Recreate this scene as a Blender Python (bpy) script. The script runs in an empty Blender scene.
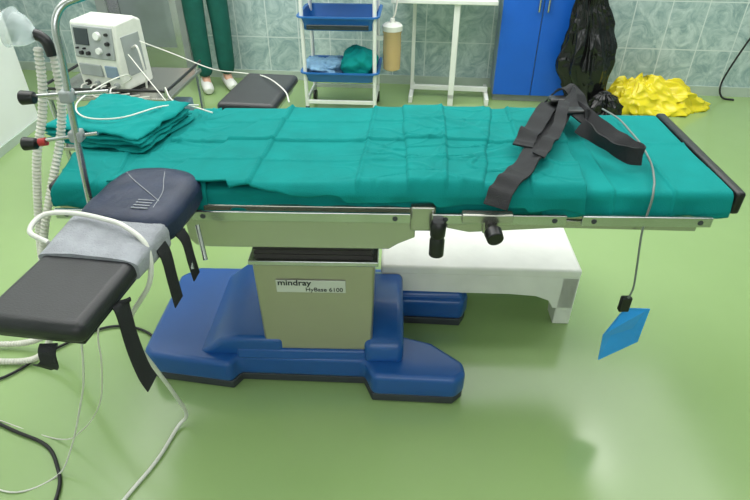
import bpy, bmesh, math, random
from mathutils import Vector, Matrix, noise
random.seed(7)
scene=bpy.context.scene
scene.view_settings.view_transform='Standard'
COL=scene.collection

# ---------------------------------------------------------------- materials
def lin(c):
    return tuple(((v/255)/12.92 if v/255<=.04045 else ((v/255+.055)/1.055)**2.4) for v in c)+(1,)
def mat(name,rgb,rough=.5,metal=0,var=.12,scale=8,bump=0,bscale=60,spec=.5,coat=0,alpha=1,trans=0,emit=None,detail=4,wrinkle=0,wscale=9,stretch=None,wdist=.006):
    m=bpy.data.materials.new(name); m.use_nodes=True
    nt=m.node_tree; n=nt.nodes; l=nt.links
    bs=n['Principled BSDF']
    bs.inputs['Roughness'].default_value=rough
    bs.inputs['Metallic'].default_value=metal
    bs.inputs['Specular IOR Level'].default_value=spec
    bs.inputs['Coat Weight'].default_value=coat
    bs.inputs['Coat Roughness'].default_value=.08
    bs.inputs['Alpha'].default_value=alpha
    bs.inputs['Transmission Weight'].default_value=trans
    tc=n.new('ShaderNodeTexCoord'); nz=n.new('ShaderNodeTexNoise')
    nz.inputs['Scale'].default_value=scale; nz.inputs['Detail'].default_value=detail
    src=tc.outputs['Object']
    if stretch:
        ms=n.new('ShaderNodeMapping');ms.inputs['Scale'].default_value=stretch;l.new(src,ms.inputs['Vector']);src=ms.outputs[0]
    l.new(src,nz.inputs['Vector'])
    cr=n.new('ShaderNodeValToRGB')
    c=lin(rgb); cr.color_ramp.elements[0].position=.3; cr.color_ramp.elements[1].position=.7
    cr.color_ramp.elements[0].color=tuple(x*(1-var) for x in c[:3])+(1,)
    cr.color_ramp.elements[1].color=tuple(min(1,x*(1+var)) for x in c[:3])+(1,)
    l.new(nz.outputs['Fac'],cr.inputs['Fac']); l.new(cr.outputs['Color'],bs.inputs['Base Color'])
    last=None
    if wrinkle:
        mp=n.new('ShaderNodeMapping');mp.inputs['Scale'].default_value=(1,1.7,1.7);mp.inputs['Rotation'].default_value=(0,0,.35)
        l.new(tc.outputs['Object'],mp.inputs['Vector'])
        n3=n.new('ShaderNodeTexNoise');n3.noise_type='RIDGED_MULTIFRACTAL';n3.inputs['Scale'].default_value=wscale;n3.inputs['Detail'].default_value=3;n3.inputs['Distortion'].default_value=.6
        l.new(mp.outputs[0],n3.inputs['Vector'])
        b3=n.new('ShaderNodeBump');b3.inputs['Strength'].default_value=wrinkle;b3.inputs['Distance'].default_value=wdist
        l.new(n3.outputs['Fac'],b3.inputs['Height']);l.new(b3.outputs['Normal'],bs.inputs['Normal']);last=b3
    if bump:
        n2=n.new('ShaderNodeTexNoise'); n2.inputs['Scale'].default_value=bscale; n2.inputs['Detail'].default_value=4
        l.new(src,n2.inputs['Vector'])
        bp=n.new('ShaderNodeBump'); bp.inputs['Strength'].default_value=bump; bp.inputs['Distance'].default_value=.01 if not wrinkle else .002
        if last: l.new(last.outputs['Normal'],bp.inputs['Normal'])
        l.new(n2.outputs['Fac'],bp.inputs['Height']); l.new(bp.outputs['Normal'],bs.inputs['Normal'])
    return m

M={}
M['teal']=mat('teal_cloth',(0,124,121),.85,0,.08,14,.45,300,spec=.2,wrinkle=.22,wscale=6)
M['teal2']=mat('teal_cloth_light',(2,131,128),.85,0,.07,10,.45,300,spec=.2,wrinkle=.18,wscale=5)
M['paleblue']=mat('pale_blue_cloth',(130,172,205),.8,0,.1,30,.2,200)
M['black']=mat('black_leatherette',(30,31,34),.42,0,.15,20,.1,250)
M['blackplastic']=mat('black_plastic',(20,20,22),.35,0,.1,20)
M['strap']=mat('black_webbing',(22,23,27),.75,0,.2,60,.4,400)
M['rubber']=mat('grey_rubber',(56,60,66),.6,0,.1,20)
M['steel']=mat('brushed_steel',(192,194,194),.22,.95,.04,20,.03,200)
M['steelb']=mat('satin_steel',(182,181,174),.26,.85,.03,4)
M['colm']=mat('satin_column_steel',(176,172,156),.30,.7,.03,3)
M['dark']=mat('dark_bellows',(52,50,46),.6,0,.1,20)
M['blue']=mat('blue_plastic',(24,82,154),.34,0,.05,5,coat=.15)
M['cab']=mat('blue_laminate',(14,92,196),.4,0,.05,4)
M['tray']=mat('blue_tray_plastic',(34,104,178),.4,0,.05,4)
M['cabs']=mat('grey_laminate',(120,140,160),.5,0,.05,4)
M['white']=mat('white_enamel',(226,228,224),.4,0,.05,8)
M['stoolw']=mat('white_chipped_paint',(236,236,230),.5,0,.05,10,.1,30)
M['cream']=mat('cream_plastic',(214,216,208),.45,0,.05,30)
M['navy']=mat('navy_vinyl',(24,36,62),.5,0,.2,12,.15,80)
M['greyfab']=mat('grey_fabric',(150,153,160),.8,0,.12,30,.4,260)
M['hose']=mat('clear_corrugated_hose',(220,218,208),.3,0,.05,30,alpha=.85)
M['clear']=mat('clear_mask_plastic',(214,224,226),.1,0,.05,30,alpha=.4)
M['cable']=mat('white_cable',(214,214,206),.45,0,.04,10)
M['gcable']=mat('grey_cable',(120,128,124),.5,0,.04,10)
M['bcable']=mat('black_cable',(20,20,22),.5,0,.04,10)
M['bag']=mat('black_bin_liner',(16,16,18),.18,0,.2,10,wrinkle=1,wscale=9,wdist=.014)
M['ybag']=mat('yellow_bin_liner',(230,212,44),.2,0,.06,10,wrinkle=1,wscale=7,wdist=.016)
M['amber']=mat('amber_plastic',(212,180,124),.18,0,.03,4,alpha=.66)
M['bplate']=mat('blue_electrode_foil',(40,156,244),.35,0,.08,10)
M['skin']=mat('skin',(206,160,135),.55,0,.05,10)
M['hair']=mat('brown_hair',(50,34,24),.6,0,.3,60,.4,150)
M['scrub']=mat('green_scrubs',(0,84,74),.85,0,.12,14,.3,200)
M['shoe']=mat('white_shoe_rubber',(220,220,215),.5,0,.04,10)
M['screen']=mat('dark_screen',(44,54,58),.2,0,.1,10)
M['gpanel']=mat('grey_panel',(150,156,156),.45,0,.06,10)
M['labelw']=mat('label_silver',(206,208,202),.4,.1,.03,10)
M['labelt']=mat('label_dark_ink',(20,24,34),.5,0,.03,10)
M['ceil']=mat('ceiling_white',(225,228,225),.8,0,.03,3)
M['glass']=mat('door_glass',(142,152,152),.06,.3,.15,3)
M['wallp']=mat('painted_wall',(228,232,230),.7,0,.04,3)
M['base']=mat('skirting_grey',(176,190,178),.5,0,.06,8)
M['redpl']=mat('red_plastic',(170,40,40),.4,0,.1,10)

def floor_mat():
    m=bpy.data.materials.new('green_epoxy_floor'); m.use_nodes=True
    nt=m.node_tree;n=nt.nodes;l=nt.links;bs=n['Principled BSDF']
    tc=n.new('ShaderNodeTexCoord')
    a=n.new('ShaderNodeTexNoise');a.inputs['Scale'].default_value=1.2;a.inputs['Detail'].default_value=6
    l.new(tc.outputs['Object'],a.inputs['Vector'])
    r=n.new('ShaderNodeValToRGB');r.color_ramp.elements[0].position=.3;r.color_ramp.elements[1].position=.72
    r.color_ramp.elements[0].color=lin((139,167,108));r.color_ramp.elements[1].color=lin((147,174,115))
    l.new(a.outputs['Fac'],r.inputs['Fac']);l.new(r.outputs['Color'],bs.inputs['Base Color'])
    b=n.new('ShaderNodeTexNoise');b.inputs['Scale'].default_value=5;b.inputs['Detail'].default_value=8
    l.new(tc.outputs['Object'],b.inputs['Vector'])
    mr=n.new('ShaderNodeMapRange');mr.inputs['To Min'].default_value=.12;mr.inputs['To Max'].default_value=.22
    l.new(b.outputs['Fac'],mr.inputs['Value']);l.new(mr.outputs['Result'],bs.inputs['Roughness'])
    d=n.new('ShaderNodeTexNoise');d.inputs['Scale'].default_value=4;d.inputs['Detail'].default_value=2
    l.new(tc.outputs['Object'],d.inputs['Vector'])
    bp=n.new('ShaderNodeBump');bp.inputs['Strength'].default_value=.02;bp.inputs['Distance'].default_value=.01
    l.new(d.outputs['Fac'],bp.inputs['Height']);l.new(bp.outputs['Normal'],bs.inputs['Normal'])
    bs.inputs['Specular IOR Level'].default_value=.65
    return m
M['floor']=floor_mat()
def tile_mat():
    m=bpy.data.materials.new('marbled_wall_tile'); m.use_nodes=True
    nt=m.node_tree;n=nt.nodes;l=nt.links;bs=n['Principled BSDF']
    tc=n.new('ShaderNodeTexCoord');sp=n.new('ShaderNodeSeparateXYZ');cb=n.new('ShaderNodeCombineXYZ')
    l.new(tc.outputs['Object'],sp.inputs[0]);l.new(sp.outputs['X'],cb.inputs['X']);l.new(sp.outputs['Z'],cb.inputs['Y'])
    br=n.new('ShaderNodeTexBrick');br.offset=0;br.inputs['Scale'].default_value=1
    br.inputs['Brick Width'].default_value=.25;br.inputs['Row Height'].default_value=.333
    br.inputs['Mortar Size'].default_value=.004;br.inputs['Mortar Smooth'].default_value=.1
    br.inputs['Mortar'].default_value=lin((208,218,216))
    l.new(cb.outputs[0],br.inputs['Vector'])
    nz=n.new('ShaderNodeTexNoise');nz.inputs['Scale'].default_value=7;nz.inputs['Detail'].default_value=10;nz.inputs['Roughness'].default_value=.7;nz.inputs['Distortion'].default_value=1.8
    l.new(tc.outputs['Object'],nz.inputs['Vector'])
    r=n.new('ShaderNodeValToRGB');e=r.color_ramp.elements
    e[0].position=.36;e[0].color=lin((138,163,165));e[1].position=.64;e[1].color=lin((196,212,210))
    e2=e.new(.5);e2.color=lin((167,188,188))
    l.new(nz.outputs['Fac'],r.inputs['Fac'])
    l.new(r.outputs['Color'],br.inputs['Color1']);l.new(r.outputs['Color'],br.inputs['Color2'])
    l.new(br.outputs['Color'],bs.inputs['Base Color']);bs.inputs['Roughness'].default_value=.25
    bp=n.new('ShaderNodeBump');bp.inputs['Strength'].default_value=.3;bp.inputs['Distance'].default_value=.003;bp.invert=True
    l.new(br.outputs['Fac'],bp.inputs['Height']);l.new(bp.outputs['Normal'],bs.inputs['Normal'])
    return m
M['tile']=tile_mat()

# ---------------------------------------------------------------- helpers
def catmull(pts,n=8):
    P=[Vector(p) for p in pts]
    if len(P)<3: return P
    Q=[P[0]*2-P[1]]+P+[P[-1]*2-P[-2]]
    out=[]
    for i in range(1,len(Q)-2):
        a,b,c,d=Q[i-1],Q[i],Q[i+1],Q[i+2]
        for k in range(n):
            t=k/n
            out.append(.5*((2*b)+(-a+c)*t+(2*a-5*b+4*c-d)*t*t+(-a+3*b-3*c+d)*t**3))
    out.append(P[-1]); return out

class B:
    def __init__(s): s.bm=bmesh.new()
    def box(s,x0,x1,y0,y1,z0,z1,mtx=None):
        vs=[s.bm.verts.new(Vector(p)) for p in [(x0,y0,z0),(x1,y0,z0),(x1,y1,z0),(x0,y1,z0),(x0,y0,z1),(x1,y0,z1),(x1,y1,z1),(x0,y1,z1)]]
        if mtx:
            for v in vs: v.co=mtx@v.co
        for f in [(3,2,1,0),(4,5,6,7),(0,1,5,4),(1,2,6,5),(2,3,7,6),(3,0,4,7)]: s.bm.faces.new([vs[i] for i in f])
        return s
    def frustum(s,b,t):
        v=[s.bm.verts.new(p) for p in [(b[0],b[2],b[4]),(b[1],b[2],b[4]),(b[1],b[3],b[4]),(b[0],b[3],b[4]),(t[0],t[2],t[4]),(t[1],t[2],t[4]),(t[1],t[3],t[4]),(t[0],t[3],t[4])]]
        for f in [(3,2,1,0),(4,5,6,7),(0,1,5,4),(1,2,6,5),(2,3,7,6),(3,0,4,7)]: s.bm.faces.new([v[i] for i in f])
        return s
    def prism(s,poly,h0,h1,axis='z',inset=0):
        n=len(poly);cx=sum(p[0] for p in poly)/n;cy=sum(p[1] for p in poly)/n
        def mk(p,h,k=0):
            x=p[0]+(cx-p[0])*k;y=p[1]+(cy-p[1])*k
            return (x,y,h) if axis=='z' else ((x,h,y) if axis=='y' else (h,x,y))
        a=[s.bm.verts.new(mk(p,h0)) for p in poly];b=[s.bm.verts.new(mk(p,h1,inset)) for p in poly]
        s.bm.faces.new(a[::-1]);s.bm.faces.new(b)
        for i in range(n): s.bm.faces.new([a[i],a[(i+1)%n],b[(i+1)%n],b[i]])
        return s
    def cyl(s,p0,p1,r0,r1=None,seg=20):
        return s.sweep([p0,p1],[r0,r0 if r1 is None else r1],seg)
    def sweep(s,path,rads,seg=12,cap=True):
        P=[Vector(p) for p in path]
        if not isinstance(rads,(list,tuple)): rads=[rads]*len(P)
        T=[]
        for i in range(len(P)):
            d=(P[min(i+1,len(P)-1)]-P[max(i-1,0)])
            T.append(d.normalized() if d.length>1e-9 else Vector((0,0,1)))
        u=T[0].orthogonal().normalized();rings=[]
        for i,p in enumerate(P):
            u=(u-T[i]*u.dot(T[i]));
            u=u.normalized() if u.length>1e-6 else T[i].orthogonal().normalized()
            w=T[i].cross(u)
            rings.append([s.bm.verts.new(p+(u*math.cos(2*math.pi*k/seg)+w*math.sin(2*math.pi*k/seg))*rads[i]) for k in range(seg)])
        for i in range(len(P)-1):
            for k in range(seg): s.bm.faces.new([rings[i][k],rings[i][(k+1)%seg],rings[i+1][(k+1)%seg],rings[i+1][k]])
        if cap: s.bm.faces.new(rings[0][::-1]);s.bm.faces.new(rings[-1])
        return s
    def lathe(s,c,prof,seg=24):
        rings=[[s.bm.verts.new((c[0]+max(r,.0004)*math.cos(2*math.pi*k/seg),c[1]+max(r,.0004)*math.sin(2*math.pi*k/seg),c[2]+z)) for k in range(seg)] for r,z in prof]
        for i in range(len(rings)-1):
            for k in range(seg): s.bm.faces.new([rings[i][k],rings[i][(k+1)%seg],rings[i+1][(k+1)%seg],rings[i+1][k]])
        s.bm.faces.new(rings[0][::-1]);s.bm.faces.new(rings[-1]);return s
    def tube(s,pts,r,n=8,seg=10): return s.sweep(catmull(pts,n),r,seg)
    def corr(s,pts,r,amp=.15,pitch=.011):
        P=catmull(pts,14);L=[0]
        for i in range(1,len(P)): L.append(L[-1]+(P[i]-P[i-1]).length)
        N=int(L[-1]/(pitch/2));out=[];rad=[];j=0
        for k in range(N+1):
            t=L[-1]*k/N
            while j<len(L)-2 and L[j+1]<t: j+=1
            f=(t-L[j])/max(L[j+1]-L[j],1e-9);out.append(P[j].lerp(P[j+1],min(f,1)));rad.append(r*(1+(amp if k%2 else -amp)))
        return s.sweep(out,rad,12)
    def ribbon(s,pts,wv,w,th=.003,n=8,wob=0,seed=0):
        P=catmull(pts,n);W=catmull(wv,n) if isinstance(wv[0],(tuple,list,Vector)) else [Vector(wv)]*len(P)
        prev=None
        for i,p in enumerate(P):
            t=(P[min(i+1,len(P)-1)]-P[max(i-1,0)]).normalized();a=W[min(i,len(W)-1)].copy()
            if wob:
                p=p+Vector((.3*wob*noise.noise(Vector((i*.14,seed,8))),0,wob*noise.noise(Vector((i*.16,seed,0)))))
                a+=Vector((0,0,1))*noise.noise(Vector((i*.13,seed,5)))*.5
            a=a-t*a.dot(t);a=a.normalized()*w/2
            nn=t.cross(a).normalized()*th/2
            cu=nn*(2.0*noise.noise(Vector((i*.12,seed,2))))
            r=[s.bm.verts.new(p+a+nn),s.bm.verts.new(p+nn+cu),s.bm.verts.new(p-a+nn),s.bm.verts.new(p-a-nn),s.bm.verts.new(p-nn+cu),s.bm.verts.new(p+a-nn)]
            if prev:
                for k in range(6): s.bm.faces.new([prev[k],prev[(k+1)%6],r[(k+1)%6],r[k]])
            else: s.bm.faces.new(r[::-1])
            prev=r
        s.bm.faces.new(prev); return s
    def done(s,name,m,parent=None,bev=0,smooth=True,loc=(0,0,0),rot=0,seg=3,label=None,cat=None,group=None,kind=None):
        bmesh.ops.recalc_face_normals(s.bm,faces=s.bm.faces)
        me=bpy.data.meshes.new(name);s.bm.to_mesh(me);s.bm.free()
        o=bpy.data.objects.new(name,me);COL.objects.link(o);me.materials.append(M[m])
        o.location=loc;o.rotation_euler=(0,0,rot)
        if parent: o.parent=parent
        if bev:
            b=o.modifiers.new('bev','BEVEL');b.width=bev;b.segments=seg;b.limit_method='ANGLE';b.angle_limit=math.radians(35)
        if smooth:
            for p in me.polygons:p.use_smooth=True
            try: me.set_sharp_from_angle(angle=math.radians(40 if not bev else 60))
            except Exception: pass
        tag(o,label,cat,group,kind); return o
def tag(o,label=None,cat=None,group=None,kind=None):
    if label:o['label']=label
    if cat:o['category']=cat
    if group:o['group']=group
    if kind:o['kind']=kind
def thing(name,loc,rot,label,cat,group=None):
    e=bpy.data.objects.new(name,None);COL.objects.link(e);e.empty_display_size=.05
    e.location=loc;e.rotation_euler=(0,0,math.radians(rot));tag(e,label,cat,group);return e

# ---------------------------------------------------------------- room
WR=math.radians(-6.6)
def struct(b,name,m,loc=(0,0,0),rot=0): return b.done(name,m,loc=loc,rot=rot,smooth=False,kind='structure')
struct(B().box(-3.4,4.4,-2.6,5.4,-.1,0),'floor','floor')
struct(B().box(-3.4,4.4,-2.6,5.4,3.0,3.1),'ceiling','ceil')
WL=(-1.1,4.65,0)
struct(B().box(-2.6,5.6,0,.12,0,3.0),'wall_back','tile',WL,WR)
struct(B().box(-2.6,5.6,-.012,0,0,.07),'baseboard_back','base',WL,WR)
struct(B().box(-2.62,-2.30,-2.6,3.66,0,3.0),'wall_left','wallp')
struct(B().box(-2.30,-2.285,-2.6,3.66,0,.05),'baseboard_left','base')
struct(B().box(-3.3,-3.18,3.66,5.0,0,3.0),'wall_alcove','wallp')
struct(B().box(4.28,4.4,-2.6,4.2,0,3.0),'wall_right','tile')
struct(B().box(-2.5,4.4,-2.6,-2.48,0,3.0),'wall_front','wallp')
struct(B().box(-1.02,-.92,-.045,-.012,.01,2.05).box(-.50,-.44,-.045,-.012,.01,2.05).box(-.92,-.50,-.045,-.012,.01,.24).box(-.92,-.50,-.045,-.012,1.0,1.1).box(-.92,-.50,-.045,-.012,1.95,2.05),'door_1','steel',WL,WR)
struct(B().box(-.92,-.50,-.035,-.02,.24,1.95),'window_1','glass',WL,WR)
struct(B().box(-1.10,-1.02,-.06,-.012,0,2.12).box(-.44,-.39,-.06,-.012,0,2.12).box(-1.10,-.39,-.06,-.012,2.05,2.12),'trim_1','gpanel',WL,WR)

# ---------------------------------------------------------------- operating table
OT=thing('operating_table',(0,1.55,0),-1.5,'surgical operating table with blue wheeled base and steel column','operating table')
poly=[(-.79,-.19),(-.76,-.22),(-.48,-.260),(-.455,-.218),(-.03,-.228),(0,-.30),(.27,-.31),(.305,-.275),(.30,-.225),(.20,-.135),(.09,-.10),(.07,.0),(.08,.07),(.11,.09),(.33,.08),(.355,.13),(.35,.25),(.28,.29),(-.02,.29),(-.05,.23),(-.45,.23),(-.50,.28),(-.73,.28),(-.79,.22)]
B().prism(poly,.032,.124).done('base','blue',OT,bev=.018,seg=5)
B().prism([(x*.99-.002,y*.985) for x,y in poly],.004,.036).done('base_skirt','rubber',OT,bev=.004,label='dark grey rubber skirt')
B().prism([(-.60,.112),(-.555,.150),(-.51,.186),(-.45,.196),(-.30,.196),(-.30,.112)],-.210,.225,axis='y').done('column_shroud','blue',OT,bev=.018,seg=5)
B().frustum((-.46,.02,-.222,-.12,.112),(-.46,.02,-.212,-.13,.150)).done('column_shroud','blue',OT,bev=.008)
B().prism([(-.240,.115),(-.225,.185),(-.15,.228),(.10,.235),(.16,.20),(.20,.115)],-.03,.100,axis='x').done('column_shroud','blue',OT,bev=.022,seg=5)
B().frustum((.085,.342,.095,.275,.115),(.085,.325,.11,.262,.148)).done('foot_cover','blue',OT,bev=.014,seg=4)
col=thing('column',(0,0,0),0,None,None);col.parent=OT
B().frustum((-.361,-.004,-.205,.17,.145),(-.367,.004,-.200,.19,.500)).done('housing','colm',col,bev=.008)
B().box(-.376,.016,-.210,.197,.498,.516).done('collar','steel',col,bev=.004)
bb=B()
Z0=[(.0,.008)[k%2] for k in range(11)]
rings=[]
for i in range(11):
    k=Z0[i];z=.516+i*.0085;rings.append([bb.bm.verts.new(p) for p in [(-.36+k,-.195+k,z),(.0-k,-.195+k,z),(.0-k,.18-k,z),(-.36+k,.18-k,z)]])
for i in range(10):
    for j in range(4): bb.bm.faces.new([rings[i][j],rings[i][(j+1)%4],rings[i+1][(j+1)%4],rings[i+1][j]])
bb.bm.faces.new(rings[0][::-1]);bb.bm.faces.new(rings[-1])
bb.done('bellows','dark',col,smooth=False)
B().box(-.300,-.085,-.2060,-.2025,.394,.441).done('label_plate','labelw',col,bev=.001)
def text(s,size,loc,parent,m,bold=0,name='lettering',sx=1):
    cu=bpy.data.curves.new('t','FONT');cu.body=s;cu.size=size;cu.extrude=.0004
    cu.offset=bold
    to=bpy.data.objects.new('t',cu);COL.objects.link(to);bpy.context.view_layer.update()
    me=bpy.data.meshes.new_from_object(to.evaluated_get(bpy.context.evaluated_depsgraph_get()))
    bpy.data.objects.remove(to)
    me.transform(Matrix.Scale(sx,4,(1,0,0)));me.transform(Matrix.Rotation(math.radians(90),4,'X'));me.materials.clear();me.materials.append(M[m])
    o=bpy.data.objects.new(name,me);COL.objects.link(o);o.location=loc;o.parent=parent;return o
text('mindray',.029,(-.295,-.2068,.4225),col,'labelt',.0005,sx=1.1)
text('HyBase 6100',.021,(-.210,-.2068,.3995),col,'labelt',.0001,sx=1.05)
B().box(-.40,.05,-.20,.20,.60,.70).done('chassis','dark',OT,bev=.01)
for sy in (-1,1):
    y0=sy*.292;y1=sy*.278
    B().prism([(-.50,.755),(-.50,.648),(-.485,.628),(-.45,.622),(.045,.622),(.07,.640),(.115,.662),(.115,.755)],min(y0,y1),max(y0,y1),axis='y').done('seat_panel','steelb',OT,bev=.003)
mt=thing('mattress',(0,0,0),0,None,None);mt.parent=OT
for (a,b2) in ((-.86,-.50),(-.495,.10),(.105,.52),(.525,.925)):
    B().box(a,b2,-.268,.262,.765,.795).done('pad','black',mt,bev=.012)
B().prism([(.925,-.285),(.95,-.285),(.958,.262),(.928,.262)],.742,.806).done('end_bumper','blackplastic',mt,bev=.008)
fr=B()
fr.box(-.84,.88,-.25,.25,.755,.765)
for sy in (-1,1):
    fr.box(-.84,-.51,sy*.262-.012,sy*.262+.012,.715,.76)
    fr.box(.13,.88,sy*.262-.012,sy*.262+.012,.715,.76)
fr.done('section_frame','steelb',OT,bev=.003)
for sy in (-1,1):
    B().prism([(.20,.71),(.50,.715),(.86,.700),(.86,.685),(.50,.690),(.26,.672),(.20,.685)],sy*.27-.008,sy*.27+.008,axis='y').done('leg_lift_arm','steelb',OT,bev=.002)
    for a,b2 in ((-.83,-.53),(-.47,.10),(.155,.50),(.54,.87)):
        r=B().box(a,b2,sy*.312-.005,sy*.312+.005,.722,.75)
        r.done('side_rail','steel',OT,bev=.002)
    B().box(.10,.165,min(sy*.305,sy*.255),max(sy*.305,sy*.255),.69,.765).done('hinge_block','steelb',OT,bev=.006)
for xx in (-.80,-.56,-.44,.06,.19,.47,.57,.84):
    B().cyl((xx,-.318,.736),(xx,-.314,.736),.007,.007,12).done('rail_bolt','rubber',OT)
B().lathe((.172,-.325,.628),[(.014,0),(.020,.004),(.020,.05),(.016,.06),(.020,.065),(.022,.10),(.016,.108)]).done('rail_clamp_knob','blackplastic',OT)
kn=thing('rail_clamp',(0,0,0),0,None,None);kn.parent=OT
B().prism([(.23,.735),(.23,.762),(.36,.762),(.36,.735),(.325,.735),(.325,.705),(.285,.705),(.285,.735)],-.335,-.31,axis='y').done('bracket','steelb',kn,bev=.004)
B().cyl((.305,-.33,.728),(.308,-.365,.724),.010,.010).cyl((.307,-.355,.726),(.311,-.385,.720),.023,.021).done('knob','blackplastic',kn,bev=.003)

# ---------------------------------------------------------------- cloth
def drape(name,x0,x1,y0,y1,z,hn,hf,amp,seed,m,label,cat='surgical drape',hx0=0,creases=(),ycreases=(),hemvar=.02,skew=0,th=.003,nx=200,ny=120,big=0,diag=0,out=0,ck=1,r=.014,step=None):
    bm=bmesh.new();L=y1-y0
    S0=-hn;S1=L+hf;U0=-hx0;U1=x1-x0
    def fold(s,lo,hi):
        k=-1
        if lo and s<r: k=r-s;sgn=-1
        elif hi and s>hi-r: k=s-(hi-r);sgn=1
        if k<0: return s,0
        if k<r*math.pi/2: pos=r*math.sin(k/r);dr=r-r*math.cos(k/r)
        else: pos=r;dr=r+(k-r*math.pi/2)
        return (r-pos if sgn<0 else hi-r+pos),dr
    rows=[]
    def N(a,b,c): return noise.noise(Vector((a,b,c)))
    for i in range(nx+1):
        row=[];u=i/nx
        hem=hemvar*(N(u*4+seed,seed*1.7,0)+.5*N(u*11+seed,seed,7));hem2=hemvar*N(u*4+seed,seed*2.7,3)
        for c in creases: hem+=hemvar*.3*math.tanh((x0+u*(x1-x0)-c)/.006)*(1 if int(c*100)%2 else -1)
        for j in range(ny+1):
            v=j/ny
            s=(S0+hem)+(S1+hem2-S0-hem)*v
            xe0=U0+hemvar*N(v*3,seed*3.1,0);xe1=U1+hemvar*N(v*3,seed*4.1,2)
            uu=xe0+(xe1-xe0)*u
            xx,dx=fold(uu,hx0>0,0)
            yy,dy=fold(s,True,L)
            tilt=diag*(yy/L-.5)*(1-u)
            X=x0+xx+skew*(yy/L-.5)+tilt;Y=y0+yy
            sx=x0+uu+tilt;sy=y0+s
            wx=sx+.03*N(sx*5,sy*5,seed);wy=sy+.03*N(sx*5+9,sy*5,seed)
            w=N(wx*4+seed*10,wy*6,seed)*.6+N(wx*9+seed*10,wy*13,seed)*.2
            rd=max(0,.10-abs(N(wx*3+wy*2+seed*4,wy*6-wx*1.2,seed*2)))/.10
            rd2=max(0,.07-abs(N(wx*8-wy*6+seed*7,wy*8+wx*3,seed*5)))/.07
            rd3=max(0,.055-abs(N(wx*3-wy*9+seed*3,wy*4+wx*6,seed*9)))/.055
            msk=.08+.92*max(0,min(1,.28+2.0*N(sx*2.3+seed,sy*2.9,4)))
            h=amp*(w*.35+.35+(rd*.9+rd2*.4+rd3*.7)*msk)+big*(N(sx*2+seed,sy*2.5,9)+.4)
            for q,c in enumerate(creases):
                d_=sx-c-.003*math.sin(sy*7+q)
                h+=ck*(.0080*math.exp(-abs(d_)/.0034)+(.0025 if q%2 else -.0025)*math.tanh(d_/.004)+.0015*math.exp(-(d_/.03)**2))
            for q,c in enumerate(ycreases):
                d_=sy-c-.003*math.sin(sx*6+q)
                h+=ck*(.0078*math.exp(-abs(d_)/.0034)+(.0025 if q%2 else -.0025)*math.tanh(d_/.004)+.0015*math.exp(-(d_/.03)**2))
            if step:
                for (c,sl,hh) in step:
                    d_=sx-c-sl*sy-.008*N(sy*8,seed,c*9)
                    h+=hh*.5*(1+math.tanh(d_/.0022))
            h=max(h,0)
            drop=max(dx,dy)
            side=-1 if s<L/2 else 1
            fy=min(1,dy/r);fx=min(1,dx/r)
            flare=out+(.005+.005*math.sin(sx*38+seed+2*math.sin(sx*9)))*min(1,max(0,dy-r)/.03)
            hs=min(h,.012)*.7
            P=(X-fx*hs,Y+side*fy*(hs+flare),z-drop+h*(1-max(fx,fy)))
            row.append(bm.verts.new(P))
        rows.append(row)
    for i in range(nx):
        for j in range(ny): bm.faces.new([rows[i][j],rows[i+1][j],rows[i+1][j+1],rows[i][j+1]])
    me=bpy.data.meshes.new(name);bm.to_mesh(me);bm.free()
    for p in me.polygons:p.use_smooth=True
    me.materials.append(M[m]);o=bpy.data.objects.new(name,me);COL.objects.link(o)
    so=o.modifiers.new('s','SOLIDIFY');so.thickness=th;so.offset=1
    tag(o,label,cat);return o
R=math.radians(-1.5)
def place(o): o.location=(0,1.55,0);o.rotation_euler=(0,0,R);return o
place(drape('surgical_drape',-.885,-.48,-.278,.268,.797,.055,.04,.006,1.3,'teal','teal cloth drape over the head section of the table',hx0=.045,skew=-.10,creases=(-.72,),ycreases=(-.1,),nx=180,hemvar=.012,ck=.9,step=[(-.63,.25,.008)]))
place(drape('surgical_drape',-.56,.50,-.278,.262,.792,.062,.04,.003,2.3,'teal','long teal cloth sheet lying under the centre drape',hemvar=.006,ck=.3))
place(drape('surgical_drape',.44,.918,-.282,.258,.798,.055,.04,.003,3.7,'teal2','smooth teal cloth drape over the foot section',creases=(.62,.775),ycreases=(.02,),hemvar=.008,nx=210,ck=.7))
place(drape('surgical_drape',-.60,.56,-.288,.262,.804,.014,.030,.0065,6.1,'teal','creased teal cloth drape spread over the centre of the table',creases=(-.30,-.02,.20,.42),ycreases=(.12,-.02,-.16),hemvar=.024,skew=.03,big=.002,nx=480,ny=230,diag=.16,th=.005,out=.006,r=.009,step=[(-.42,.45,.010),(.09,-.06,.009),(.33,.12,-.008)]))
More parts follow.
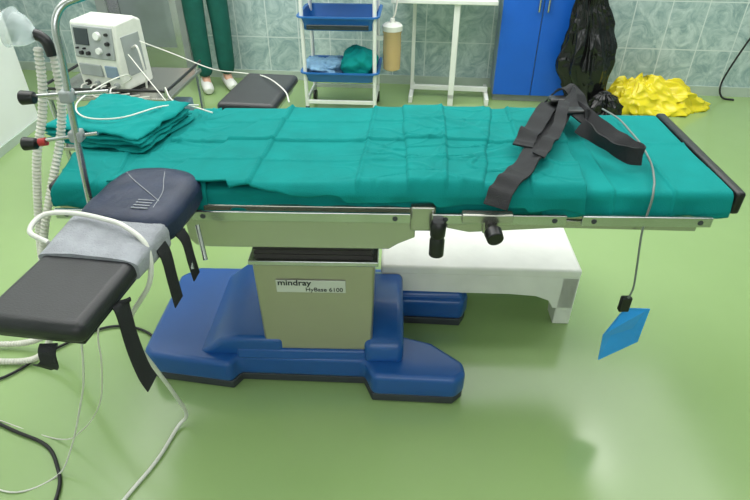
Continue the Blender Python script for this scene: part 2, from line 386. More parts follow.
def bundle(name,sx,sy,hh,loc,rot,m,label,cat,seed,layers=3,wamp=1,joff=.03):
    bm=bmesh.new()
    for k in range(layers):
        z0=hh*k/layers;z1=hh*(k+1)/layers
        off=Vector((noise.noise(Vector((seed,k*3.1,0)))*joff,noise.noise(Vector((k*2.7,seed,0)))*joff,0))
        bmt=bmesh.new();bmesh.ops.create_cube(bmt,size=1);bmesh.ops.subdivide_edges(bmt,edges=bmt.edges,cuts=34,use_grid_fill=True)
        vs={}
        for v in bmt.verts:
            x,y,z=v.co*2
            ex=max(0,abs(x)-.88)/.12;ey=max(0,abs(y)-.88)/.12;e=min(1,(ex**2+ey**2)**.5)
            prof=math.sqrt(max(0,1-e*e))*.85+.15
            zz=(z0+z1)/2+z*(z1-z0)/2*prof
            X=x*sx/2;Y=y*sy/2
            w=noise.noise(Vector((X*9+seed,Y*9,k*3)))*.010+max(0,.2-abs(noise.noise(Vector((X*10+Y*6,Y*14,seed+k)))))/.2*.006+max(0,.15-abs(noise.noise(Vector((X*16-Y*12,Y*9,seed+k+4)))))/.15*.004
            zz+=w*wamp*(1 if k==layers-1 else .6)
            X+=noise.noise(Vector((y*2,seed,k)))*.016;Y+=noise.noise(Vector((x*2,seed*2,k)))*.016
            vs[v]=bm.verts.new(Vector((X,Y,max(zz,0)))+off)
        for f in bmt.faces: bm.faces.new([vs[v] for v in f.verts])
        bmt.free()
    me=bpy.data.meshes.new(name);bm.to_mesh(me);bm.free()
    for p in me.polygons:p.use_smooth=True
    me.materials.append(M[m]);o=bpy.data.objects.new(name,me);COL.objects.link(o);o.location=loc;o.rotation_euler=(0,0,math.radians(rot))
    tag(o,label,cat);return o
bundle('folded_drape',.33,.28,.058,(-.785,1.65,.803),-16,'teal2','folded teal cloth stack used as a head rest','folded cloth',2.2,4,.9)

# ---------------------------------------------------------------- arm boards
AB=thing('arm_board',(-.645,.765,0),-8,'black padded arm board clamped beside the operating table','arm board')
B().box(-.108,.108,0,.38,.752,.80).done('cushion','black',AB,bev=.02,seg=5)
B().box(-.09,.09,.02,.36,.737,.752).done('support_plate','blackplastic',AB,bev=.004)
B().box(-.095,.095,.34,.54,.735,.753).done('mount_plate','steel',AB,bev=.004)
bm=bmesh.new();bmesh.ops.create_cube(bm,size=2);bmesh.ops.subdivide_edges(bm,edges=bm.edges,cuts=30,use_grid_fill=True)
for v in bm.verts:
    x,y,z=v.co
    p=5 if y<0 else 3.2
    l=(abs(x)**p+abs(y)**p)**(1/p) if (x or y) else 1
    k=max(abs(x),abs(y))/l if l>0 else 1
    m_=max(abs(x),abs(y));x*=k;y*=k
    e=max(0,(m_-.60)/.40);zf=math.sqrt(max(0,1-(e*.95)**2.4))
    zz=.790+z*.046*zf+.003*noise.noise(Vector((x*2,y*3,z)))
    v.co=Vector((.010+x*.119,.455+y*.142,zz))
ob=bpy.data.meshes.new('arm_pad');bm.to_mesh(ob);bm.free()
for pp in ob.polygons:pp.use_smooth=True
ob.materials.append(M['navy']);po=bpy.data.objects.new('arm_pad',ob);COL.objects.link(po);po.parent=AB;po['label']='dark navy vinyl gel pad'
b=B()
rows=[]
for i in range(25):
    y=.205+.135*i/24
    ring=[]
    for j in range(60):
        a=2*math.pi*j/60;c,s_=math.cos(a),math.sin(a)
        f=(abs(c)**4.5+abs(s_)**4.5)**(-1/4.5)
        wv=.0012*noise.noise(Vector((c*3,s_*3,y*30)))
        ring.append(b.bm.verts.new((.001+c*f*(.114+wv+.006*i/24),y+.006*noise.noise(Vector((c*2,s_*2,i//24*3))),.779+s_*f*(.029+wv+.016*i/24))))
    rows.append(ring)
for i in range(24):
    for j in range(60): b.bm.faces.new([rows[i][j],rows[i][(j+1)%60],rows[i+1][(j+1)%60],rows[i+1][j]])
b.bm.faces.new(rows[0][::-1]);b.bm.faces.new(rows[-1])
b.done('wrap','greyfab',AB,label='light grey fabric wrap')
B().tube([(-.07,.53,.835),(-.03,.49,.8375),(.03,.44,.8375),(.08,.40,.836)],.001).done('piping','greyfab',AB)
B().tube([(.02,.56,.834),(.045,.50,.8375),(.07,.44,.837),(.08,.37,.836)],.001).done('piping','greyfab',AB)
for k in range(4): B().box(.03,.07,.36+k*.012,.3625+k*.012,.836,.8385).done('printed_line','greyfab',AB)
B().box(-.02,.04,.48,.56,.70,.735).done('clamp','steel',AB,bev=.003)
B().cyl((.10,.44,.735),(.135,.38,.655),.006).done('lever','steel',AB)
B().cyl((.13,.46,.735),(.16,.41,.665),.006).done('lever','steel',AB)
s=B();s.ribbon([(.103,.13,.757),(.114,.12,.745),(.118,.11,.66),(.122,.11,.58),(.128,.115,.53)],(0,1,.1),.045);s.done('strap','strap',AB)
s=B();s.ribbon([(.118,.30,.78),(.126,.30,.75),(.126,.30,.68),(.124,.305,.61)],(0,1,0),.042);s.done('strap','strap',AB)
s=B();s.ribbon([(.122,.38,.77),(.133,.385,.74),(.133,.39,.68),(.134,.395,.62)],(0,1,0),.036);s.done('strap','strap',AB)
s=B();s.ribbon([(.03,.003,.750),(.032,-.012,.74),(.028,-.015,.71),(.0,-.005,.69)],(1,0,0),.035);s.done('strap','strap',AB)
AF=thing('arm_board',(-.455,1.88,0),-8,'black padded arm board reaching away beyond the table','arm board')
B().box(-.105,.105,0,.35,.762,.80).done('cushion','black',AF,bev=.018,seg=5)
B().box(-.09,.09,-.05,.31,.742,.762).done('support_plate','steel',AF,bev=.004)

# ---------------------------------------------------------------- belt and cables on table
belt=thing('restraint_belt',(.6,1.7,.82),0,'black webbing restraint belt with buckles on the drapes','restraint belt')
def wl(pts): return [(x-.6,y-1.7,z-.82) for x,y,z in pts]
B().ribbon(wl([(.62,1.76,.840),(.58,1.67,.855),(.51,1.54,.846),(.44,1.41,.846),(.37,1.29,.844),(.32,1.232,.832),(.298,1.198,.79)]),(.8,-.5,.05),.062,.005,n=12,wob=.012,seed=1).done('strap','strap',belt)
B().ribbon(wl([(.59,1.76,.85),(.54,1.68,.867),(.485,1.58,.862),(.43,1.48,.856),(.405,1.42,.852)]),(.8,-.5,-.1),.054,.005,n=12,wob=.016,seed=4).done('strap','strap',belt)
B().ribbon(wl([(.60,1.74,.87),(.57,1.64,.885),(.525,1.52,.868),(.465,1.41,.862),(.43,1.35,.857)]),(.9,-.3,-.1),.034,.005,n=12,wob=.016,seed=9).done('strap','strap',belt)
B().ribbon(wl([(.60,1.75,.865),(.635,1.63,.862),(.67,1.50,.852),(.71,1.42,.846),(.715,1.37,.846),(.67,1.375,.850),(.625,1.45,.858),(.595,1.54,.862)]),[(.3,.1,.9),(.5,.2,.8),(.6,.3,.7),(.4,.5,.8),(.1,.3,.95),(-.3,.2,.9),(-.4,.2,.8),(.5,.2,.8)],.046,.004,n=12,wob=.006,seed=3).done('strap','strap',belt)
B().ribbon(wl([(.655,1.80,.835),(.62,1.74,.89),(.60,1.66,.88),(.625,1.60,.862),(.66,1.63,.855)]),(.5,.8,.3),.046,.005,n=12,wob=.010,seed=12).done('strap','strap',belt)
B().box(-.05,.01,.0,.045,.045,.062).done('buckle','blackplastic',belt,bev=.007)
B().box(-.03,.03,-.09,-.05,.045,.060).done('buckle','blackplastic',belt,bev=.006)
B().ribbon(wl([(.555,1.79,.835),(.60,1.77,.895),(.64,1.73,.885),(.645,1.66,.855)]),(.6,.7,.1),.050,.005,n=12,wob=.010,seed=6).done('strap','strap',belt)

EO=(.72,1.25,.3)
el=thing('electrode_plate',EO,0,'blue electrode pad dangling on a grey cable from the drapes','electrode pad')
def el_l(p): return (p[0]-EO[0],p[1]-EO[1],p[2]-EO[2])
B().tube([el_l(p) for p in [(.75,1.78,.822),(.775,1.70,.820),(.775,1.60,.820),(.77,1.50,.820),(.75,1.38,.820),(.72,1.285,.818),(.705,1.25,.815),(.70,1.232,.79),(.70,1.230,.70),(.72,1.235,.58),(.733,1.24,.50),(.73,1.245,.455)]],.0028).done('cable','gcable',el)
B().box(-.006,.024,-.01,.008,.108,.16).done('clip','blackplastic',el,bev=.004)
b=B()
cor=[(.69,1.24,.315),(.735,1.25,.415),(.80,1.235,.425),(.815,1.26,.27),(.76,1.27,.235),(.705,1.25,.20)]
fr_=[b.bm.verts.new(el_l(c)) for c in cor];bk_=[b.bm.verts.new(el_l((c[0],c[1]+.003,c[2]))) for c in cor]
b.bm.faces.new(fr_);b.bm.faces.new(bk_[::-1])
for i in range(6): b.bm.faces.new([fr_[i],bk_[i],bk_[(i+1)%6],fr_[(i+1)%6]])
b.done('pad','bplate',el,smooth=False)

def cable(name,pts,r,m,label,cat='cable'):
    o=Vector(pts[0]);b=B().tube([Vector(p)-o for p in pts],r)
    return b.done(name,m,loc=o,label=label,cat=cat)
cable('cuff_hose',[(-.72,1.02,.806),(-.765,1.04,.822),(-.755,1.09,.834),(-.69,1.095,.836),(-.61,1.07,.836),(-.55,1.04,.834),(-.500,1.01,.80),(-.505,.985,.72),(-.57,.98,.62),(-.60,1.02,.50),(-.60,1.07,.35),(-.60,1.12,.20),(-.60,1.16,.05),(-.63,1.14,.012),(-.66,1.02,.008),(-.71,.90,.008),(-.75,.78,.008)],.0058,'cable','white rubber cuff hose looping off the arm board','hose')
cable('infusion_line',[(-.67,.95,.73),(-.68,.95,.61),(-.74,.98,.42),(-.80,1.0,.28),(-.88,1.0,.10),(-.94,.97,.006),(-1.05,.92,.005),(-1.25,1.0,.005)],.0025,'cable','thin clear infusion line hanging to the floor','tube')
cable('infusion_line',[(-.60,.98,.72),(-.64,.95,.60),(-.66,.95,.50),(-.74,1.0,.30),(-.86,1.05,.12),(-1.0,1.10,.006),(-1.3,1.2,.005)],.002,'hose','thin white line hanging beside the arm board','tube')
cable('power_cable',[(-1.5,1.25,.008),(-1.32,1.20,.008),(-1.15,1.13,.008),(-1.02,1.075,.008),(-.95,1.0,.008),(-.91,.92,.008),(-.90,.78,.008)],.0055,'bcable','black power cable curling across the green floor')
cable('power_cable',[(-1.6,1.22,.008),(-1.32,1.34,.008),(-1.2,1.48,.008),(-1.06,1.60,.008),(-.95,1.61,.008),(-.86,1.57,.008),(-.81,1.5,.008)],.005,'bcable','black power cable running towards the blue table base')
cable('monitor_lead',[(-1.2,2.62,.62),(-1.05,2.4,.72),(-.98,2.2,.80),(-.95,1.95,.85),(-.93,1.70,.874),(-.86,1.58,.874),(-.75,1.57,.874),(-.66,1.68,.868),(-.58,1.78,.835)],.0025,'cable','thin white monitor lead draped over the folded cloth')
cable('monitor_lead',[(-1.15,2.66,.75),(-.98,2.5,.62),(-.88,2.3,.66),(-.78,2.05,.80),(-.70,1.88,.815),(-.60,1.78,.83),(-.52,1.72,.832)],.0025,'cable','white monitor lead trailing onto the teal drape')
cable('monitor_lead',[(-1.1,2.7,.8),(-.95,2.7,.74),(-.75,2.6,.70),(-.55,2.35,.76),(-.42,2.15,.808),(-.33,2.0,.808),(-.30,1.9,.80)],.0025,'cable','white monitor lead crossing the black arm board')

# ---------------------------------------------------------------- step stool
ST=thing('step_stool',(.400,1.84,0),-2.5,'low chunky white painted step stool','step stool')
B().box(-.37,.37,-.19,.19,.222,.262).done('step','stoolw',ST,bev=.010)
for sy in (-1,1):
    y0,y1=(sy*.189,sy*.155)
    B().prism([(-.365,.228),(-.365,.08),(-.290,.08),(-.27,.115),(-.22,.135),(-.12,.142),(.12,.142),(.22,.135),(.27,.115),(.290,.08),(.365,.08),(.365,.228)],min(y0,y1),max(y0,y1),axis='y').done('apron','stoolw',ST,bev=.003)
for sx in (-1,1):
    x=sx*.336
    B().prism([(-.189,0),(-.105,0),(-.09,.06),(-.06,.09),(0,.10),(.06,.09),(.09,.06),(.105,0),(.189,0),(.189,.228),(-.189,.228)],x-.032,x+.032,axis='x').done('leg','stoolw',ST,bev=.004)

# ---------------------------------------------------------------- anaesthesia screen frame
AS=thing('anesthesia_screen',(-.74,1.24,.70),0,'bent chrome drape screen pole clamped to the table side','screen pole')
def a_l(p): return (p[0]+.74,p[1]-1.24,p[2]-.70)
B().tube([a_l(p) for p in [(-.735,1.245,.70),(-.73,1.25,.80),(-.712,1.26,1.0),(-.70,1.27,1.13),(-.697,1.275,1.19),(-.688,1.285,1.222),(-.67,1.30,1.242),(-.64,1.33,1.25),(-.61,1.42,1.255),(-.60,1.70,1.255),(-.60,1.95,1.25)]],.0085).done('pole','steel',AS)
B().box(-.01,.025,-.02,.03,.0,.05).done('rail_clamp','steel',AS,bev=.005)
hd=thing('holder_arm',(0,0,0),0,None,None);hd.parent=AS
B().cyl(a_l((-.82,1.27,1.045)),a_l((-.62,1.28,1.055)),.0045).done('rod','steel',hd)
B().cyl(a_l((-.85,1.27,.93)),a_l((-.67,1.27,.955)),.0045).done('rod','steel',hd)
B().box(.014,.042,.010,.042,.335,.363).done('cross_clamp','gpanel',hd,bev=.005)
B().box(.006,.034,.010,.042,.237,.265).done('cross_clamp','gpanel',hd,bev=.005)
for z_,x_ in ((1.045,-.80),(.93,-.835)):
    B().cyl(a_l((x_-.02,1.265,z_)),a_l((x_+.012,1.265,z_)),.017,.014).done('knob','blackplastic',hd,bev=.003)
B().cyl(a_l((-.818,1.27,.931)),a_l((-.801,1.27,.934)),.010).done('red_knob','redpl',hd)
h1=[(-.845,1.44,1.11),(-.855,1.44,1.06),(-.870,1.44,1.00),(-.895,1.43,.92),(-.925,1.41,.84),(-.955,1.40,.74),(-1.0,1.38,.55),(-1.07,1.42,.33),(-1.16,1.48,.12),(-1.30,1.5,.03),(-1.55,1.5,.025)]
h2=[(-.815,1.45,1.11),(-.82,1.45,1.06),(-.835,1.45,.97),(-.87,1.44,.86),(-.91,1.39,.74),(-.955,1.34,.6),(-1.03,1.36,.40),(-1.10,1.42,.2),(-1.22,1.42,.03),(-1.5,1.42,.025)]
BC=thing('breathing_circuit',(-.9,1.4,0),0,'corrugated clear breathing hoses ending in a face mask','breathing circuit')
for h in (h1,h2):
    B().corr([(x+.9,y-1.4,z) for x,y,z in h],.0105).done('corrugated_hose','hose',BC)
B().tube([(.083,.045,1.09),(.08,.045,1.12),(.070,.045,1.135),(.055,.045,1.142)],.014).done('y_connector','blackplastic',BC)
B().sweep([(.060,.045,1.138),(.050,.045,1.140),(.038,.045,1.144),(.024,.045,1.150),(.008,.045,1.156)],[.012,.020,.032,.040,.043],24,cap=False).done('mask_cup','clear',BC)
B().sweep([(.010,.045,1.155),(.002,.045,1.158),(-.006,.045,1.160)],[.043,.050,.043],24,cap=False).done('mask_cushion','clear',BC)

# ---------------------------------------------------------------- monitor cart
MC=thing('equipment_cart',(-1.27,2.84,0),-4,'grey metal equipment cart with shelves and castors','cart')
for (px,py) in ((-.29,-.22),(.29,-.22),(-.29,.22),(.29,.22)):
    B().cyl((px,py,.06),(px,py,.60),.012).done('post','steel',MC)
    B().cyl((px-.012,py,.035),(px+.012,py,.035),.035).done('castor','blackplastic',MC,bev=.004)
for z_ in (.545,.28,.10): B().box(-.31,.31,-.24,.24,z_,z_+.02).done('shelf','steelb',MC,bev=.004)
B().tube([(-.31,.24,.603),(-.31,.0,.603),(-.31,-.24,.603)],.007).tube([(.31,-.24,.603),(.313,.0,.603),(.31,.24,.603)],.007).sweep([(-.31,-.243,.603),(.31,-.243,.603)],.007).done('guard_rail','blackplastic',MC)
B().box(-.25,.25,-.21,.2,.301,.42).done('drawer_unit','cabs',MC,bev=.01)
B().box(-.25,.25,-.21,.2,.125,.24).done('drawer_unit','gpanel',MC,bev=.01)
MN=thing('patient_monitor',(-1.27,2.76,.566),-20,'pale angled medical monitor with dials and ports on the cart','patient monitor')
B().prism([(-.10,.02),(-.105,.15),(-.08,.32),(.06,.33),(.10,.31),(.10,.02)],-.13,.13,axis='x').done('housing','cream',MN,bev=.012,seg=4)
tilt=Matrix.Translation((0,-.100,.155))@Matrix.Rotation(math.radians(-9),4,'X')
B().box(-.115,.115,-.012,-.002,.008,.150,tilt).done('bezel','gpanel',MN,bev=.006)
B().box(-.10,-.02,-.016,-.009,.065,.138,tilt).done('display','screen',MN,bev=.002)
for k,(kx,kz,kr) in enumerate(((.035,.110,.020),(.035,.045,.016),(.088,.080,.010),(-.07,.03,.010),(-.03,.03,.010),(.088,.12,.007),(.088,.035,.007),(-.09,.05,.005),(-.05,.05,.005))): B().cyl(tilt@Vector((kx,-.010,kz)),tilt@Vector((kx,-.026,kz)),kr,kr*.85).done('dial','white' if k<2 else 'blackplastic',MN)
for k in range(4): B().cyl((-.085+.057*k,-.098,.045),(-.085+.057*k,-.116,.045),.013).done('socket','gpanel' if k%2 else 'blackplastic',MN)
B().box(-.11,.02,-.111,-.098,.08,.135).done('recorder_door','gpanel',MN,bev=.004)
B().box(.04,.11,-.111,-.098,.08,.135).done('keypad','cabs',MN,bev=.004)
B().box(-.11,-.07,-.08,.09,0,.02).done('foot','blackplastic',MN,bev=.003)
B().box(.07,.11,-.08,.09,0,.02).done('foot','blackplastic',MN,bev=.003)
B().box(.1295,.133,-.06,.06,.08,.26).done('side_vent','gpanel',MN,bev=.001)
for k in range(4):
    x=-.085+.057*k
    B().tube([(x,-.11,.045),(x,-.155,.04),(x+.03,-.18,.01),(x+.10,-.16,-.0+.012),(x+.17,-.10,.012)],.0035).done('lead','cable',MN)
B().tube([(.13,.0,.2),(.18,-.02,.21),(.20,-.03,.10),(.18,-.02,.02)],.005).done('lead','cable',MN)

# ---------------------------------------------------------------- instrument trolley
TR=thing('instrument_trolley',(-.225,3.94,0),-4,'white tubular trolley with blue plastic trays on castors','trolley')
fr=B()
fr.box(-.24,.24,-.18,-.165,.10,.125).box(-.24,.24,.165,.18,.10,.125).box(-.245,-.23,-.17,.17,.10,.125).box(.23,.245,-.17,.17,.10,.125)
for px in (-.235,.235):
    for py in (-.17,.17): fr.cyl((px,py,.08),(px,py,1.0),.013)
fr.done('frame','white',TR,bev=.002)
def tray(z,h,m='tray'):
    b=B()
    def rect(sx,sy,zz,r=.05):
        out=[]
        for cx,cy,a0 in ((1,-1,-90),(1,1,0),(-1,1,90),(-1,-1,180)):
            for t in range(6):
                a=math.radians(a0+t*18);out.append(b.bm.verts.new((cx*(sx-r)+r*math.cos(a),cy*(sy-r)+r*math.sin(a),zz)))
        return out
    R_=[rect(.225,.165,z),rect(.25,.19,z+h),rect(.268,.208,z+h+.002),rect(.268,.208,z+h-.008),rect(.255,.195,z+h-.008),rect(.230,.170,z-.005)]
    for q in range(5):
        for j in range(24): b.bm.faces.new([R_[q][j],R_[q][(j+1)%24],R_[q+1][(j+1)%24],R_[q+1][j]])
    b.bm.faces.new(R_[0]);b.bm.faces.new(R_[-1][::-1])
    return b.done('tray',m,TR)
tray(.255,.065);tray(.59,.085);tray(.92,.06)
B().box(-.20,.20,-.215,-.20,.60,.63).done('tray_handle','screen',TR,bev=.004)
for px in (-.235,.235):
    for py in (-.17,.17): B().cyl((px-.012,py,.04),(px+.012,py,.04),.04).done('castor','blackplastic',TR,bev=.004)
def blob(name,sz,loc,seed,m,label,cat,amp=.2,freq=2.2,sub=5,flat=.0,zf=1,fine=1):
    bm=bmesh.new();bmesh.ops.create_icosphere(bm,subdivisions=sub,radius=1)
    for v in bm.verts:
        p=v.co.copy()
        q=Vector((p.x,p.y,p.z*zf))*freq+Vector((seed,seed*2,seed*3))
        d=1+amp*noise.noise(q)+amp*.8*(.4-abs(noise.noise(q*1.7)))+amp*.4*fine*(.4-abs(noise.noise(q*3.6)))+amp*.18*fine*(.4-abs(noise.noise(q*8)))
        c=p*d
        v.co=Vector((c.x*sz[0],c.y*sz[1],max(c.z*sz[2]+sz[2]*.8,flat)))
    me=bpy.data.meshes.new(name);bm.to_mesh(me);bm.free()
    for p in me.polygons:p.use_smooth=True
    me.materials.append(M[m]);o=bpy.data.objects.new(name,me);COL.objects.link(o);o.location=loc;tag(o,label,cat);return o
blob('crumpled_cloth',(.105,.10,.06),(-.345,3.90,.265),1.4,'paleblue','crumpled pale blue cloth in the lower trolley tray','cloth',amp=.6,freq=1.4,fine=.8)
blob('crumpled_cloth',(.115,.11,.105),(-.095,3.86,.262),3.3,'teal2','teal cloth heaped in the lower tray beside the blue cloth','cloth',amp=.35,freq=1.0,fine=.5)
SB=thing('suction_bottle',(.115,3.89,.30),0,'translucent beige plastic suction bottle hung beside the trolley','bottle')
B().lathe((0,0,0),[(.045,0),(.058,.01),(.06,.05),(.062,.15),(.06,.24),(.064,.25),(.064,.262)]).done('jar','amber',SB)
B().lathe((0,0,.262),[(.068,0),(.068,.03),(.05,.045),(.02,.05),(.015,.075)]).done('lid','cream',SB)
B().tube([(0,0,.33),(.02,.0,.38),(.03,.02,.5),(.0,.05,.7)],.006).done('hose','hose',SB)
B().box(-.12,-.04,-.01,.01,.20,.225).done('hanger','white',SB)
WT=thing('side_table',(.53,4.20,0),-6.6,'white enamelled metal side table on a single post','side table')
B().box(-.40,.31,-.22,.20,.70,.73).done('table_top','white',WT,bev=.006)
B().box(-.26,.32,-.015,.015,.05,.085).done('base_bar','white',WT,bev=.004)
for px in (-.25,.31): B().box(px-.014,px+.014,-.17,.17,.0,.05).done('foot','white',WT,bev=.004)
B().box(-.262,-.236,-.013,.013,.05,.70).done('leg','white',WT,bev=.003)
B().box(.025,.065,-.20,-.165,.0,.70).box(.025,.065,-.20,.0,.05,.085).done('leg','white',WT,bev=.003)

# ---------------------------------------------------------------- cabinet
CB=thing('cabinet',(1.165,4.21,0),-6.6,'bright blue two-door cabinet standing against the tiled wall','cabinet')
B().box(-.275,.275,-.13,.14,.05,1.6).done('body','cabs',CB,bev=.003)
B().box(-.265,.265,-.11,.14,0,.05).done('plinth','gpanel',CB)
for sx in (-1,1):
    a=min(sx*.003,sx*.272);b2=max(sx*.003,sx*.272)
    dr=B().box(a,b2,-.15,-.131,.055,1.595).done('door','cab',CB,bev=.003)
    B().box(sx*.03-.006,sx*.03+.006,-.175,-.15,.64,.78).done('handle','steel',dr,bev=.003)

# ---------------------------------------------------------------- bags
def bagmesh(name,loc,prof,seed,m,label,cat,seg=150,nz=120,k1=.22,k2=.14,zs=1.4,rad=0):
    b=bmesh.new();rings=[];H_=prof[-1][0]
    for i in range(nz+1):
        z=H_*i/nz
        for k in range(len(prof)-1):
            if prof[k][0]<=z<=prof[k+1][0]:
                f=(z-prof[k][0])/(prof[k+1][0]-prof[k][0]);f=f*f*(3-2*f);rx=prof[k][1]+(prof[k+1][1]-prof[k][1])*f;ry=prof[k][2]+(prof[k+1][2]-prof[k][2])*f;cx=prof[k][3]+(prof[k+1][3]-prof[k][3])*f
        ring=[]
        for j in range(seg):
            a=2*math.pi*j/seg;c,s_=math.cos(a),math.sin(a)
            wz=z+.04*noise.noise(Vector((c*2,s_*2,z*4+seed)))
            d=1+.14*noise.noise(Vector((c*1.4+seed,s_*1.4,wz*4)))+k1*(.25-abs(noise.noise(Vector((c*2.2+seed,s_*2.2,wz*zs*2)))))*2+k2*(.2-abs(noise.noise(Vector((c*4.5+wz*3+seed,s_*4.5,wz*zs*4)))))*2
            zz=z
            if rad: zz=z+rad*(noise.noise(Vector((c*2.2*rx/.2,s_*2.2,z*6+seed)))+.5*(.2-abs(noise.noise(Vector((c*4,s_*4,seed))))))*(z/H_)
            ring.append(b.verts.new((cx+rx*c*d,ry*s_*d,max(0,zz))))
        rings.append(ring)
    for i in range(nz):
        for j in range(seg): b.faces.new([rings[i][j],rings[i][(j+1)%seg],rings[i+1][(j+1)%seg],rings[i+1][j]])
    b.faces.new(rings[0][::-1]);b.faces.new(rings[-1])
    me=bpy.data.meshes.new(name);b.to_mesh(me);b.free()
    for p in me.polygons:p.use_smooth=True
    me.materials.append(M[m]);o=bpy.data.objects.new(name,me);COL.objects.link(o);o.location=loc;tag(o,label,cat);return o
bagmesh('bin_bag',(1.46,3.88,0),[(0,.09,.07,.03),(.10,.12,.09,.02),(.20,.14,.11,.0),(.32,.165,.12,-.02),(.45,.155,.11,-.02),(.60,.125,.08,-.03),(.75,.09,.06,-.06),(.95,.07,.05,-.11)],2.0,'bag','glossy black plastic bin bag hanging beside the blue cabinet','bin bag',k1=.28,k2=.18,zs=.9)
bagmesh('bin_bag',(1.59,3.75,0),[(0,.09,.07,0),(.03,.115,.085,0),(.10,.11,.085,.0),(.15,.08,.07,-.01),(.185,.04,.04,-.02),(.20,.01,.01,-.02)],6.0,'bag','small black plastic bin bag slumped on the floor','bin bag',k1=.28,k2=.2,zs=3)
bagmesh('bin_bag',(2.02,3.96,0),[(0,.38,.17,0),(.015,.40,.18,0),(.06,.37,.155,-.01),(.11,.32,.13,-.02),(.155,.26,.10,-.05),(.195,.17,.06,-.08),(.21,.03,.01,-.10)],5.2,'ybag','crumpled yellow plastic waste bag slumped on the floor','bin bag',seg=260,nz=80,k1=.15,k2=.16,zs=3.4,rad=.075)
cable('wall_cable',[(2.70,4.10,.008),(2.62,4.13,.02),(2.60,4.16,.12),(2.66,4.16,.35),(2.74,4.15,.6),(2.80,4.15,.9)],.007,'bcable','dark cable running up the tiled wall')

# ---------------------------------------------------------------- person
def skin(name,V,E,Rr,m,parent=None,root=0,sub=2,loc=(0,0,0),rot=0):
    me=bpy.data.meshes.new(name);me.from_pydata(V,E,[]);o=bpy.data.objects.new(name,me);COL.objects.link(o)
    sk=o.modifiers.new('skin','SKIN')
    for i,r in enumerate(Rr):
        r=(r,r) if not isinstance(r,tuple) else r
        me.skin_vertices[0].data[i].radius=r
    me.skin_vertices[0].data[root].use_root=True
    sk.use_smooth_shade=True
    sb=o.modifiers.new('sub','SUBSURF');sb.levels=sub;sb.render_levels=sub
    me.materials.append(M[m]);o.location=loc;o.rotation_euler=(0,0,rot)
    if parent:o.parent=parent
    return o
V=[(0,0,.92),(0,-.01,1.08),(0,-.01,1.25),(0,0,1.38),(0,0,1.46),(0,-.015,1.54),(0,-.015,1.62),
   (.08,0,.88),(.09,-.01,.50),(.085,.01,.10),(.09,-.10,.04),
   (-.08,0,.88),(-.085,-.005,.50),(-.08,.015,.10),(-.085,-.10,.04),
   (.16,0,1.36),(.20,.0,1.10),(.19,-.06,.87),(.19,-.09,.80),
   (-.16,0,1.36),(-.20,.0,1.10),(-.19,-.06,.87),(-.19,-.09,.80)]
E=[(0,1),(1,2),(2,3),(3,4),(4,5),(5,6),(0,7),(7,8),(8,9),(9,10),(0,11),(11,12),(12,13),(13,14),(3,15),(15,16),(16,17),(17,18),(3,19),(19,20),(20,21),(21,22)]
Rr=[(.12,.09),(.11,.085),(.13,.10),(.08,.07),.05,(.075,.09),(.07,.085),.075,.055,.035,.03,.075,.055,.035,.03,.05,.037,.027,.03,.05,.037,.027,.03]
PL=(-1.25,4.40,0)
PE=skin('person',V,E,Rr,'skin',loc=PL,rot=math.radians(25))
tag(PE,'standing person in dark green scrubs and white shoes','person')
for sx in (1,-1):
    for k,(dy,ln) in enumerate(((-.03,.06),(-.012,.07),(.006,.065),(.022,.05))):
        f=B().sweep(catmull([(sx*.19,-.09+dy,.79),(sx*.188,-.095+dy,.79-ln*.6),(sx*.178,-.10+dy,.79-ln*1.15)],4),[.009]*8+[.006],8);f.done('finger','skin',PE)
    B().sweep([(sx*.185,-.12,.82),(sx*.175,-.145,.79),(sx*.168,-.15,.765)],[.011,.010,.007],8).done('thumb','skin',PE)
skin('trousers',[(0,0,.95),(0,0,.90),(.085,0,.84),(.092,-.012,.50),(.087,-.01,.09),(-.085,0,.84),(-.087,-.007,.50),(-.082,-.01,.09)],[(0,1),(1,2),(2,3),(3,4),(1,5),(5,6),(6,7)],[(.14,.11),(.14,.11),.095,.078,.070,.095,.078,.070],'scrub',PE,1)
skin('scrub_top',[(0,0,.90),(0,-.01,1.08),(0,-.01,1.25),(0,0,1.37),(0,0,1.41),(.17,0,1.35),(.205,0,1.15),(-.17,0,1.35),(-.205,0,1.15)],[(0,1),(1,2),(2,3),(3,4),(3,5),(5,6),(3,7),(7,8)],[(.155,.12),(.135,.11),(.15,.12),(.10,.085),(.07,.065),.065,.058,.065,.058],'scrub',PE,1)
hb=bmesh.new();bmesh.ops.create_icosphere(hb,subdivisions=3,radius=1)
for v in hb.verts:
    if v.co.y<-.35 and v.co.z<.45: v.co=v.co*.7
    v.co=Vector((v.co.x*.088,v.co.y*.105+.01,v.co.z*.11+1.60))
me=bpy.data.meshes.new('hair');hb.to_mesh(me);hb.free();me.materials.append(M['hair']);ho=bpy.data.objects.new('hair',me);COL.objects.link(ho);ho.parent=PE
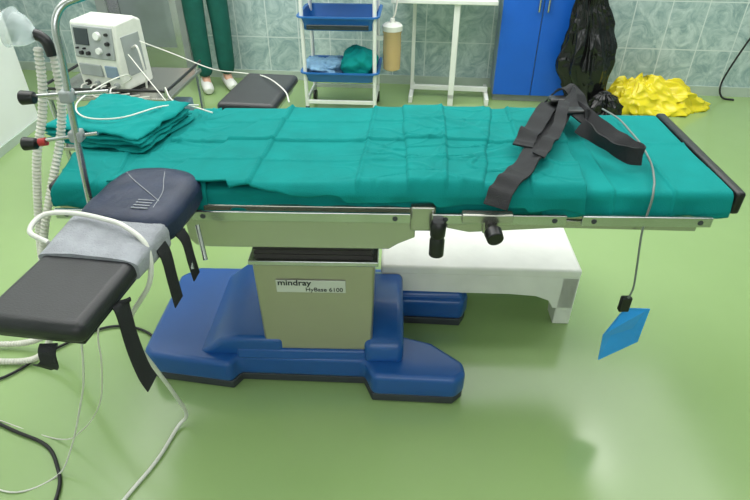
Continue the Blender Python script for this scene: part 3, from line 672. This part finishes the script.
for sx in (-1,1):
    B().lathe((sx*.03,-.098,1.555),[(.002,-.008),(.009,0),(.002,.008)],10).done('eye','white',PE)
B().sweep([(0,-.10,1.56),(0,-.118,1.53),(0,-.105,1.52)],[.006,.012,.006],8).done('nose','skin',PE)
B().box(-.02,.02,-.103,-.095,1.492,1.50).done('mouth','redpl',PE,bev=.002)
for sx in (1,-1):
    sh=B().sweep(catmull([(sx*.085,.07,.045),(sx*.085,.03,.055),(sx*.088,-.04,.045),(sx*.092,-.11,.04),(sx*.095,-.155,.032)],4),[.03,.034,.038,.04,.04,.041,.041,.041,.041,.041,.042,.042,.042,.041,.038,.033,.022],16)
    for v in sh.bm.verts: v.co.z=max(v.co.z,.004)
    sh.done('shoe','shoe',PE)

# ---------------------------------------------------------------- lights
def area(x,y,z,sx,sy,p,col=(1,1,1),rot=(0,0,0)):
    L=bpy.data.lights.new('ceiling_or_fill_light','AREA');L.shape='RECTANGLE';L.size=sx;L.size_y=sy;L.energy=p;L.color=col
    o=bpy.data.objects.new('ceiling_or_fill_light',L);COL.objects.link(o);o.location=(x,y,z);o.rotation_euler=rot;return o
area(.3,2.5,2.97,5.4,3.6,168,(1,.985,.985))
area(-.6,3.3,2.95,1.6,.5,16,(1,.985,.97))
area(-1.3,2.2,2.95,.4,1.2,9,(1,.98,.96))
area(1.9,3.1,2.94,.45,.6,4.5,(1,.98,.96))
area(0,-1.6,2.2,3.0,1.4,34,(.96,.97,1),(math.radians(50),0,0))  # added front fill behind the camera, tilted at the table; not a ceiling fixture
w=bpy.data.worlds.new('w');scene.world=w;w.use_nodes=True
w.node_tree.nodes['Background'].inputs['Color'].default_value=(.8,.85,.9,1);w.node_tree.nodes['Background'].inputs['Strength'].default_value=.4

# ---------------------------------------------------------------- camera
cd=bpy.data.cameras.new('camera');cam=bpy.data.objects.new('camera',cd);COL.objects.link(cam)
cam.location=(0,0,1.5);cam.rotation_euler=(math.radians(55),0,0);cd.sensor_width=36;cd.lens=560/750*36;cd.clip_start=.02
scene.camera=cam
